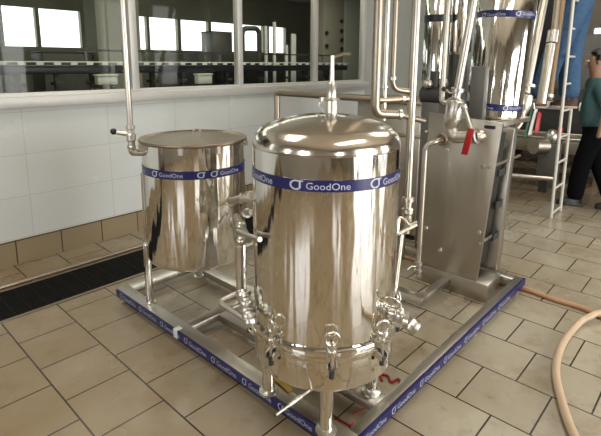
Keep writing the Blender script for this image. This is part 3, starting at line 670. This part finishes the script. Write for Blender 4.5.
obj('ceiling_flange', MB().box(c.x - .14, c.x + .14, c.y - .15, c.y + .15, 4.17, 4.2, .005), 'dark_machine', t)
obj('bottom_collar', MB().box(c.x - .09, c.x + .09, c.y - .11, c.y + .11, 1.28, 1.32, .004), 'dark_machine', t)

# ------------------------------------------------------------------ plant behind, seen between the pipes
c = Vector((4.6105, 2.3672, 1.6836))
t = thing('filter_housing', 'slim upright steel filter housing with dark band, seen behind the pipes', 'filter housing', (c.x, c.y, 0))
sh = obj('shell', MB().lathe((c.x, c.y, 0), [(0, 1.42), (.09, 1.43), (.135, 1.47), (.135, 2.75), (.08, 2.85), (0, 2.87)], 40), 'tank', t)
obj('dark_band', MB().lathe((c.x, c.y, 0), [(.136, 2.06), (.139, 2.06), (.139, 2.13), (.136, 2.13)], 40), 'black', t)
for k in range(3):
    a = k * 2 * PI / 3 + .4; obj('leg', MB().tube([(c.x + .12 * math.cos(a), c.y + .12 * math.sin(a), 0), (c.x + .12 * math.cos(a), c.y + .12 * math.sin(a), 1.55)], .016, 10), 'pipe_dull', t)
c = Vector((4.8981, 2.2641, 1.8938))
t = thing('second_filter_housing', 'brownish steel cylinder behind the feed pipe, right of the filter housing', 'filter housing', (c.x, c.y, 0))
obj('shell', MB().lathe((c.x, c.y, 0), [(0, 1.72), (.10, 1.74), (.13, 1.78), (.13, 2.8), (0, 2.86)], 40), 'tank', t)
obj('base', MB().lathe((c.x, c.y, 0), [(.15, 0), (.15, 1.3), (.10, 1.36), (.10, 1.75)], 32), 'dark_machine', t)
c = Vector((3.7136, 1.9070, 1.3857))
t = thing('pump', 'small dark pump with pale round end cap behind the long front pipe', 'pump', (c.x, c.y, 0))
obj('motor', MB().tube([(c.x, c.y + .10, c.z), (c.x, c.y - .10, c.z)], .075, 20).tube([(c.x, c.y, c.z), (c.x, c.y, c.z + .2)], .04, 14), 'dark_machine', t)
obj('end_cap', MB().ball((3.7315, 1.8408, 1.4881), .045, 16).ball((3.6449, 1.9317, 1.4793), .04, 16), 'cast', t)
obj('pedestal', MB().box(c.x - .06, c.x + .06, c.y - .08, c.y + .08, 0, c.z - .06, .006), 'grey_machine', t)
c = Vector((4.1185, 2.4299, 0.7904))
t = thing('pump_cabinet', 'low dark cabinet with rails behind the long front pipe', 'cabinet', (c.x, c.y, 0))
obj('body', MB().box(c.x - .3, c.x + .25, c.y - .35, c.y + .35, .05, 1.28, .01), 'plate', t)
obj('rail', MB().box(c.x - .34, c.x + .28, c.y - .38, c.y + .38, 1.28, 1.32, .006), 'pipe_dull', t)
obj('rail', MB().box(c.x - .34, c.x + .28, c.y - .38, c.y + .38, .98, 1.01, .006), 'pipe_dull', t)
obj('plinth', MB().box(c.x - .28, c.x + .23, c.y - .33, c.y + .33, 0, .06), 'black', t)
c = Vector((3.5033, 1.4391, 1.4704))
t = thing('control_box', 'grey box standing on the stand plate in front of the tall feed tank', 'control box', (c.x, c.y, 1.223))
obj('box', MB().box(c.x - .035, c.x + .035, c.y - .055, c.y + .055, 1.235, c.z + .16, .006), 'grey_machine', t)
obj('foot', MB().box(c.x - .04, c.x + .04, c.y - .06, c.y + .06, 1.2235, 1.237, .003), 'dark_machine', t)

# ------------------------------------------------------------------ far right: wash trough, sheet, machines
t = thing('wash_trough', 'long low stainless trough on legs across the far floor behind the ladder', 'trough', (7.6, 2.0, 0))
obj('basin', MB().prism([(7.0, 2.95, .42), (7.0, 2.95, .62), (7.5, 2.95, .62), (7.5, 2.95, .42)], (.5, -3.4, 0), .01), 'plate', t)
obj('rim', MB().tube([(6.98, 2.97, .63), (7.48, -.45, .63)], .022, 10).tube([(7.52, 2.97, .63), (8.02, -.45, .63)], .022, 10), 'pipe', t)
for x, y in ((7.08, 2.8), (7.55, -.25), (7.3, 1.3), (7.55, 2.8), (7.95, -.25)): obj('leg', MB().box(x - .03, x + .03, y - .03, y + .03, 0, .44), 'pipe_dull', t)
t = thing('filling_machine', 'dark filling machine with pale rollers far behind the ladder', 'machine', (8.6, 1.6, 0))
obj('body', MB().box(8.3, 9.2, .3, 3.0, .25, 1.25, .02), 'dark_machine', t)
obj('upper_frame', MB().box(8.4, 9.1, .4, 2.9, 1.25, 2.1, .02), 'grey_machine', t)
for k in range(5): obj('roller', MB().tube([(8.27, .55 + k * .5, 1.0), (8.27, .8 + k * .5, 1.0)], .07, 14), 'white_paint', t)
for x, y in ((8.4, .4), (8.4, 2.9), (9.1, .4), (9.1, 2.9)): obj('leg', MB().box(x - .05, x + .05, y - .05, y + .05, 0, .26), 'black', t)
t = thing('hanging_sheet', 'green and white striped sheet with a red edge hanging below the side pipe', 'sheet', (5.1843, 1.5783, 1.0553))
g0 = Vector((5.1958, 1.6186, 1.2492)); 
obj('green_panel', MB().prism([(5.2173, 1.5816, 1.1983), (5.2372, 1.5574, 1.1883), (5.1499, 1.5736, 0.9021), (5.1216, 1.6041, 0.9019)], (.10, .02, 0), .004), 'green', t)
obj('white_panel', MB().prism([(5.2194, 1.5473, 1.1902), (5.2356, 1.5271, 1.1801), (5.1597, 1.5396, 0.9257), (5.1358, 1.5653, 0.9255)], (.10, .02, 0), .004), 'white_paint', t)
obj('red_edge', MB().prism([(5.2185, 1.5106, 1.1619), (5.2368, 1.4854, 1.1417), (5.1904, 1.4831, 0.9492), (5.1623, 1.5133, 0.9490)], (.10, .02, 0), .004), 'red', t)
obj('hanger', MB().tube([(5.2372, 1.5574, 1.1883), (5.2409, 1.5756, 1.2699), (4.7810, 1.3688, 1.3259)], .014, 10, .03), 'pipe', t)
t = thing('red_cylinder', 'slim red cylinder on a dark post, seen between the ladder rails', 'cylinder', (*Vector((7.6925, 1.9230, 0.7150)).xy, 0))
c = Vector((7.6872, 1.8970, 0.5984))
obj('body', MB().lathe((c.x, c.y, 0), [(0, c.z - .12), (.04, c.z - .12), (.042, c.z + .11), (.02, c.z + .14), (0, c.z + .14)], 20), 'red', t)
obj('bracket', MB().box(c.x - .02, c.x + .02, c.y - .02, c.y + .02, 0, c.z - .11), 'dark_machine', t)
c = Vector((6.9427, 1.8119, 0.6347))
t = thing('valve_wheel_pump', 'pale steel pump casing standing low behind the ladder', 'pump', (c.x, c.y, 0))
obj('casing', MB().ball((6.9573, 1.8072, 0.6747), .11, 18, (1, .8, 1)).tube([(6.8746, 1.8780, 0.6076), (6.9537, 1.8037, 0.6481)], .055, 14), 'cast', t)
obj('pedestal', MB().box(c.x - .1, c.x + .1, c.y - .12, c.y + .12, 0, c.z - .05, .01), 'grey_machine', t)
obj('motor', MB().tube([(6.8767, 1.8611, 0.5543), (6.7131, 1.9648, 0.5621)], .11, 18), 'plate', t)
t = thing('floor_pipe', 'low level steel pipe crossing the wet floor behind the ladder', 'pipe', (6.3, 2.1, 0))
obj('pipe', MB().tube([(6.2, 2.7, .18), (6.6, 1.62, .18)], .035, 14), 'pipe', t)
obj('support', MB().box(6.22, 6.28, 2.5, 2.6, 0, .16), 'dark_machine', t)
obj('support', MB().box(6.52, 6.58, 1.7, 1.8, 0, .16), 'dark_machine', t)

# ------------------------------------------------------------------ ladder
t = thing('ladder', 'narrow pale tubular ladder, seen nearly edge-on, that a man stands on', 'ladder', (5.65, 1.35, 0))
for x in (5.47, 5.83): 
    st = obj('stile', MB().tube([(x, 1.35, .0), (x, 1.355, 2.9)], .0165, 12), 'ladder', t)
for k in range(9):
    z = .045 + k * .28
    obj('rung', MB().tube([(5.47, 1.35, z), (5.83, 1.35, z)], .012, 10), 'ladder', t)

# ------------------------------------------------------------------ people
def skin_mesh(name, chains, mat, parent, sub=2):
    """chains: list of [(point, rx, ry), ...]; first points that coincide with an earlier vertex share it"""
    verts, rad, edges = [], [], []
    def vid(p, r):
        for i, q in enumerate(verts):
            if (Vector(q) - Vector(p)).length < 1e-4: return i
        verts.append(tuple(p)); rad.append(r); return len(verts) - 1
    for ch in chains:
        prev = None
        for p, a, b in ch:
            i = vid(p, (a, b))
            if prev is not None and prev != i: edges.append((prev, i))
            prev = i
    me = bpy.data.meshes.new(name); me.from_pydata(verts, edges, [])
    o = bpy.data.objects.new(name, me); COL.objects.link(o)
    o.modifiers.new('skin', 'SKIN'); s_ = o.modifiers.new('sub', 'SUBSURF'); s_.levels = sub; s_.render_levels = sub
    if not me.skin_vertices: 
        bm = bmesh.new(); bm.from_mesh(me); bm.verts.layers.skin.verify(); bm.to_mesh(me); bm.free()
    for i, r in enumerate(rad):
        me.skin_vertices[0].data[i].radius = r; me.skin_vertices[0].data[i].use_root = (i == 0)
    dg = bpy.context.evaluated_depsgraph_get(); dg.update()
    m2 = bpy.data.meshes.new_from_object(o.evaluated_get(dg)); bpy.data.objects.remove(o)
    m2.materials.clear(); m2.materials.append(M[mat]); m2.polygons.foreach_set('use_smooth', [True] * len(m2.polygons))
    o = bpy.data.objects.new(name, m2); COL.objects.link(o)
    if parent is not None:
        o.parent = parent; m2.transform(Matrix.Translation(-root_loc(parent)))
    return o
def person(label, base, face, feet, shoe_mat, trouser_mat, shirt_mat, lean=0.0, hands=None, hem=.10, leg=.92, baggy=1.0, bulk=1.0):
    """base: floor/rung height z, hip centre xy; face: unit xy direction; feet: two (ankle xy)"""
    bx, by, bz = base; f = Vector((face[0], face[1], 0)).normalized(); l = Vector((-f.y, f.x, 0))   # l: person's left
    o = thing('person', label, 'person', (bx, by, bz))
    hip = Vector((bx, by, bz + leg)); ch = hip + f * lean * .5 + Vector((0, 0, .42)); nk = ch + f * lean * .2 + Vector((0, 0, .14)); hd = nk + f * (.02 + lean * .1) + Vector((0, 0, .12))
    up = Vector((0, 0, 1))
    sp = [hip, hip + (ch - hip) * .5, ch]
    body, trou, shirt = [], [], []; kb = bulk
    body.append([(sp[0], .125, .095), (sp[1], .12, .09), (sp[2], .125, .09), (nk, .055, .055), (hd + up * -.03, .065, .075), (hd + up * .05, .078, .095), (hd + up * .12, .055, .07)])
    shirt.append([(hip + up * -.07, .190 * kb, .152 * kb), (hip + up * .10, .186 * kb, .148 * kb), (sp[1], .182 * kb, .142 * kb), (ch, .198 * kb, .148 * kb), (nk + up * -.03, .085, .08)])
    trou.append([(hip + up * .17, .150, .118), (hip, .165, .125)])
    for i, sg in enumerate((1, -1)):
        an = Vector((feet[i][0], feet[i][1], bz + .085 + (feet[i][2] if len(feet[i]) > 2 else 0)))
        hj = hip + l * sg * .085 - up * .04; kn = (hj + an) / 2 + f * .035 + up * .0
        body.append([(sp[0], .125, .095), (hj, .088, .09), (kn, .058, .06), ((kn + an) / 2, .054, .056), (an, .038, .042), (an - up * .05 + f * .07, .040, .026), (an - up * .06 + f * .15, .036, .02)])
        trou.append([(hip, .165, .125), (hj, .112 * baggy, .114 * baggy), (kn, .092 * baggy, .092 * baggy), ((kn + an) / 2, .088 * baggy, .088 * baggy), (an + up * (hem - .085), .084 * baggy, .084 * baggy)])
        s = MB(); q = an - up * .085
        A = lambda u_, w_, z_: q + f * u_ + l * w_ + up * z_
        out = [(-.08, -.028), (-.085, 0), (-.08, .028), (0, .040), (.10, .045), (.165, .030), (.185, 0), (.165, -.032), (.10, -.045), (0, -.036)]
        s.prism([A(u_, w_, .0) for u_, w_ in out], up * .026, .004)
        up_ = MB()
        lay = [(.026, 1.0, 1.0, 0), (.055, .98, .97, 0), (.075, .80, .86, -.016), (.095, .52, .78, -.038), (.115, .45, .74, -.042)]
        rings = [[up_.bm.verts.new(A(u_ * a + d_, w_ * b, z)) for u_, w_ in out] for z, a, b, d_ in lay]
        for r0, r1 in zip(rings, rings[1:]):
            for k in range(len(out)): up_.bm.faces.new((r0[k], r0[(k + 1) % 10], r1[(k + 1) % 10], r1[k]))
        up_.bm.faces.new(rings[-1]); up_.bm.faces.new(rings[0][::-1])
        so = obj('shoe', up_, shoe_mat, o, ang=80); obj('sole', s, 'sole' if shoe_mat == 'shoe' else 'shoe_black', so)
        sh = ch + l * sg * .165 + up * .05
        hnd = Vector(hands[i]) if hands else hip + l * sg * .27 + up * -.06 + f * .06
        el = (sh + hnd) / 2 - f * .05 + l * sg * .03
        wr = hnd + (el - hnd).normalized() * .08
        body.append([(ch, .125, .09), (sh, .055, .055), (el, .042, .042), (wr, .026, .03), (hnd, .022, .040)])
        shirt.append([(ch, .198 * kb, .148 * kb), (sh, .092, .092), ((sh + el) / 2 * .4 + el * .6, .070, .070)])
        dv = (hnd - wr).normalized(); sd = dv.cross(l).normalized() if abs(dv.dot(l)) < .9 else f
        for j, (ww, ln) in enumerate(((-.028, .062), (-.010, .078), (.010, .074), (.027, .058))):
            p = hnd + sd * ww
            body.append([(p + dv * .012, .0095, .0095), (p + dv * (.02 + ln * .5), .0090, .0090), (p + dv * (.02 + ln * .8) - l * sg * .012, .0082, .0082), (p + dv * (.02 + ln * .95) - l * sg * .03, .0072, .0072)])
        body.append([(hnd - sd * .03 - dv * .02, .011, .011), (hnd - sd * .055 + dv * .005, .0095, .0095), (hnd - sd * .062 + dv * .035, .0085, .0085)])
    skin_mesh('body', body, 'skin', o)
    skin_mesh('trousers', trou, trouser_mat, o); skin_mesh('shirt', shirt, shirt_mat, o)
    h = MB(); hc = hd + up * .085 - f * .018
    h.ball(hc, .108, 20, (.95, .95, .92))
    for v_ in list(h.bm.verts):
        rel = v_.co - hc
        if rel.dot(f) > .045 and rel.z < .055 or rel.z < -.055: v_.co = hc + rel * .62
    obj('hair', h, 'hair', o)
    for sg in (1, -1):
        obj('eye', MB().ball(hd + f * .088 + l * sg * .032 + up * .045, .012, 10), 'eye', o)
        obj('ear', MB().ball(hd + l * sg * .085 + up * .03, .022, 10, (.6, .6, 1.2)), 'skin', o)
    obj('nose', MB().tube([hd + f * .092 + up * .045, hd + f * .115 + up * .012, hd + f * .09 + up * .002], [.008, .015, .008], 8), 'skin', o)
    obj('mouth', MB().tube([hd + f * .086 + l * .022 - up * .022, hd + f * .096 - up * .024, hd + f * .086 - l * .022 - up * .022], .005, 6), 'redcord', o)
    return o
person('person in blue jeans and brown shoes standing on the ladder', (5.82, 1.38, 1.178), (-.25, 1), [(5.50, 1.60), (5.74, 1.36)], 'shoe', 'denim', 'shirt2', hands=[(5.50, 1.40, 2.72), (5.86, 1.42, 2.80)], hem=.085, leg=1.14, baggy=1.32)
person('person in teal shirt and black trousers standing on the floor behind the ladder', (6.31, 1.20, 0), (-.45, .9), [(6.17, 1.30), (6.27, .92)], 'shoe_black', 'trouser', 'shirt', lean=.05, hands=[(6.02, 1.10, .84), (6.52, 1.36, .84)], hem=.06, leg=.96, baggy=1.15, bulk=1.18)

# ------------------------------------------------------------------ hoses, scraps
def spline(pts, n=10):
    P = [Vector(p) for p in pts]; out = []
    for i in range(len(P) - 1):
        a = P[max(i - 1, 0)]; b = P[i]; c = P[i + 1]; d = P[min(i + 2, len(P) - 1)]
        for k in range(n):
            t_ = k / n; out.append(.5 * ((2 * b) + (c - a) * t_ + (2 * a - 5 * b + 4 * c - d) * t_ ** 2 + (3 * b - a - 3 * c + d) * t_ ** 3))
    out.append(P[-1]); return out
solo('hose', MB().tube(spline([(3.39, 2.2, .018), (3.42, 1.75, .018), (3.46, 1.35, .018), (3.50, 1.10, .018), (3.4998, 0.9504, 0.0180), (3.4796, 0.7776, 0.0180), (3.4835, 0.6224, 0.0180), (3.4470, 0.4915, 0.0180), (3.44, .2, .018), (3.36, -.4, .018), (3.6, -1.6, .018), (4.4, -2.6, .018)]), .0165, 12), 'hose_orange',
     'peach orange hose lying straight across the tiles from under the skid corner', 'hose', (3.5, .8, 0))
solo('hose', MB().tube(spline([(6.2, -1.9, .021), (5.0, -.75, .021), (4.1, .02, .021), (3.75, .30, .04), (3.4126, 0.4945, 0.0560), (3.3306, 0.5284, 0.0520), (3.2444, 0.5697, 0.0300), (2.9311, 0.5876, 0.0210), (2.6274, 0.5449, 0.0210), (2.3591, 0.4425, 0.0210), (2.1749, 0.3475, 0.0210), (2.0, .22, .021), (1.7, -.1, .021), (1.6, -1.0, .021)]), .0205, 12), 'hose_pale',
     'pale beige hose curving in a loop over the tiles in front of the orange hose', 'hose', (2.7, .55, 0))
solo('red_string', MB().tube(spline([(1.9223, 1.1920, 0.0060), (1.9598, 1.2229, 0.0060), (1.9785, 1.1911, 0.0060), (1.9480, 1.1532, 0.0060), (1.9916, 1.1378, 0.0080), (1.9756, 1.1161, 0.0100), (1.9429, 1.1020, 0.0060)]), .0065, 8), 'redcord',
     'S-shaped scrap of red string on the floor right of the vessel legs', 'string', (1.9583, 1.1656, 0.0000))
solo('red_tape_scrap', MB().tube(spline([(1.5579, 1.2274, 0.0040), (1.5556, 1.1833, 0.0040), (1.5579, 1.1266, 0.0040), (1.5479, 1.1021, 0.0040)]), .005, 8).tube([(1.5530, 1.1230, 0.0040), (1.5822, 1.1276, 0.0040)], .005, 8), 'redcord',
     'longer red scrap on the floor beside the front vessel leg', 'scrap', (1.5591, 1.1682, 0.0000))
solo('red_tape_scrap', MB().tube(spline([(1.6294, 1.1627, 0.0030), (1.6684, 1.1500, 0.0030), (1.7170, 1.1375, 0.0030)]), .004, 8), 'redcord',
     'short thin red scrap between the vessel legs', 'scrap', (1.6769, 1.1561, 0.0000))
solo('yellow_tag', MB().prism([(1.4495, 1.5176, 0.1040), (1.4798, 1.5131, 0.1040), (1.4608, 1.4045, 0.1040), (1.4308, 1.3955, 0.1040)], (0, 0, .003)), 'yellow',
     'small yellow tag on the skid beam under the domed vessel', 'tag', (1.4523, 1.4573, 0.1030))

# ------------------------------------------------------------------ back room, seen through the windows
t = thing('bottle_conveyor', 'long black bottling conveyor with pale side rail seen through the windows', 'conveyor', (3.5, 6.2, 0))
obj('bed', MB().box(0.2, 8.0, 6.1, 6.5, 1.50, 1.60, .01), 'belt', t)
mb = MB().tube([(0.2, 6.08, 1.645), (8.0, 6.08, 1.645)], .007, 8)
for k in range(40): mb.box(.25 + k * .195, .33 + k * .195, 6.075, 6.10, 1.61, 1.645)
obj('side_rail', mb, 'white_paint', t)
obj('upper_rail', MB().box(0.2, 8.0, 6.35, 6.38, 1.785, 1.81), 'dark_machine', t)
for x in (0.9, 1.83, 2.27, 2.71, 3.57, 4.03, 4.9, 5.6, 6.24, 6.8, 7.5):
    obj('leg', MB().box(x - .03, x + .03, 6.2, 6.26, 0, 1.5).box(x - .05, x + .05, 6.12, 6.3, 1.36, 1.40), 'dark_machine', t)
    if int(x * 10) % 2: obj('rail_post', MB().box(x - .012, x + .012, 6.36, 6.38, 1.6, 1.82), 'grey_machine', t)
def backbox(name, label, cat, x0, x1, y0, y1, z0, z1, mat, extra=None):
    o = thing(name, label, cat, ((x0 + x1) / 2, (y0 + y1) / 2, 0))
    obj('body', MB().box(x0, x1, y0, y1, z0, z1, .012), mat, o)
    if z0 > .02:
        for x in (x0 + .04, x1 - .04): obj('leg', MB().box(x - .025, x + .025, (y0 + y1) / 2 - .03, (y0 + y1) / 2 + .03, 0, z0 + .005), 'dark_machine', o)
    obj('top_edge', MB().box(x0 - .01, x1 + .01, y0 - .01, y1 + .01, z1, z1 + .02, .004), 'dark_machine' if extra is None else extra, o)
    return o
backbox('white_carton', 'bright white box under the conveyor near the inlet pipe', 'box', 2.66, 2.92, 5.95, 6.06, 1.36, 1.47, 'white_paint', 'white_paint')
backbox('white_carton', 'small white box under the conveyor in the second window', 'box', 4.17, 4.42, 5.95, 6.06, 1.33, 1.46, 'white_paint', 'white_paint')
backbox('rinsing_machine', 'long brown-grey machine housing behind the conveyor, first window', 'machine', 2.5, 3.2, 7.3, 7.8, .0, 1.77, 'dark_machine')
backbox('capping_machine', 'wide brown-grey machine behind the conveyor in the second window', 'machine', 5.2, 6.9, 7.4, 7.9, .0, 1.82, 'dark_machine')
backbox('machine_cabinet', 'square grey cabinet against the bright far windows of the second pane', 'cabinet', 5.95, 6.45, 7.95, 8.35, 1.3, 2.25, 'grey_machine')
backbox('switch_cabinet', 'dark olive cabinet with round knobs behind the last window', 'cabinet', 7.72, 8.38, 6.52, 6.9, 0, 3.0, 'olive_wall')
kn = [o for o in COL.objects if o.name.startswith('switch_cabinet')][0]
for p in ((7.7972, 6.5000, 2.2613), (8.2951, 6.5000, 2.5361), (8.3021, 6.5000, 2.3272), (8.3085, 6.5000, 2.1377), (8.3149, 6.5000, 1.9467), (7.8034, 6.5000, 1.9962)):
    p = Vector(p); obj('knob', MB().lathe((p.x, 6.519, p.z), [(0, -.03), (.045, -.03), (.045, 0)], 14, (0, 1, 0)), 'black', kn)
t = thing('arched_frame', 'dark arched steel frame standing behind the third window', 'frame', (5.76, 6.6, 0))
obj('arch', MB().tube([(5.58, 6.6, 0), (5.58, 6.6, 2.24), (5.98, 6.6, 2.26), (5.98, 6.6, 0)], .045, 12, .12), 'dark_machine', t)
obj('panel', MB().box(5.62, 5.94, 6.60, 6.61, 1.5, 1.86), 'dark_machine', t)
for p, w, top, lab in (((6.2940, 6.5500, 1.6967),.03,2.33,'tall thin white post, leftmost in the third window'), ((6.5202, 6.5500, 1.6983),.028,2.42,'tall thin white post, second in the third window'), ((6.8540, 6.5500, 1.7007),.03,2.0,'shorter white post in front of the dark machine, third window'), ((7.0570, 6.5500, 1.7022),.06,2.22,'broad pale upright panel in the third window')):
    p = Vector(p)
    o = thing('white_post', lab, 'post', (p.x, 6.75, 0)); obj('post', MB().box(p.x - w, p.x + w, 6.74, 6.78, .02, top, .004), 'white_paint', o); obj('foot', MB().box(p.x - w - .03, p.x + w + .03, 6.70, 6.82, 0, .02), 'dark_machine', o)
backbox('labelling_machine', 'black low machine across the third and fourth windows', 'machine', 5.5, 7.65, 6.9, 7.3, 0, 1.62, 'black')
struct('trim_back_room_column', MB().box(8.42, 9.9, 6.5, 6.9, 0, 3.2), 'greygreen', smooth=False)
struct('trim_back_room_pillar', MB().box(3.25, 3.95, 7.2, 7.6, 0, 3.2), 'olive_wall', smooth=False)
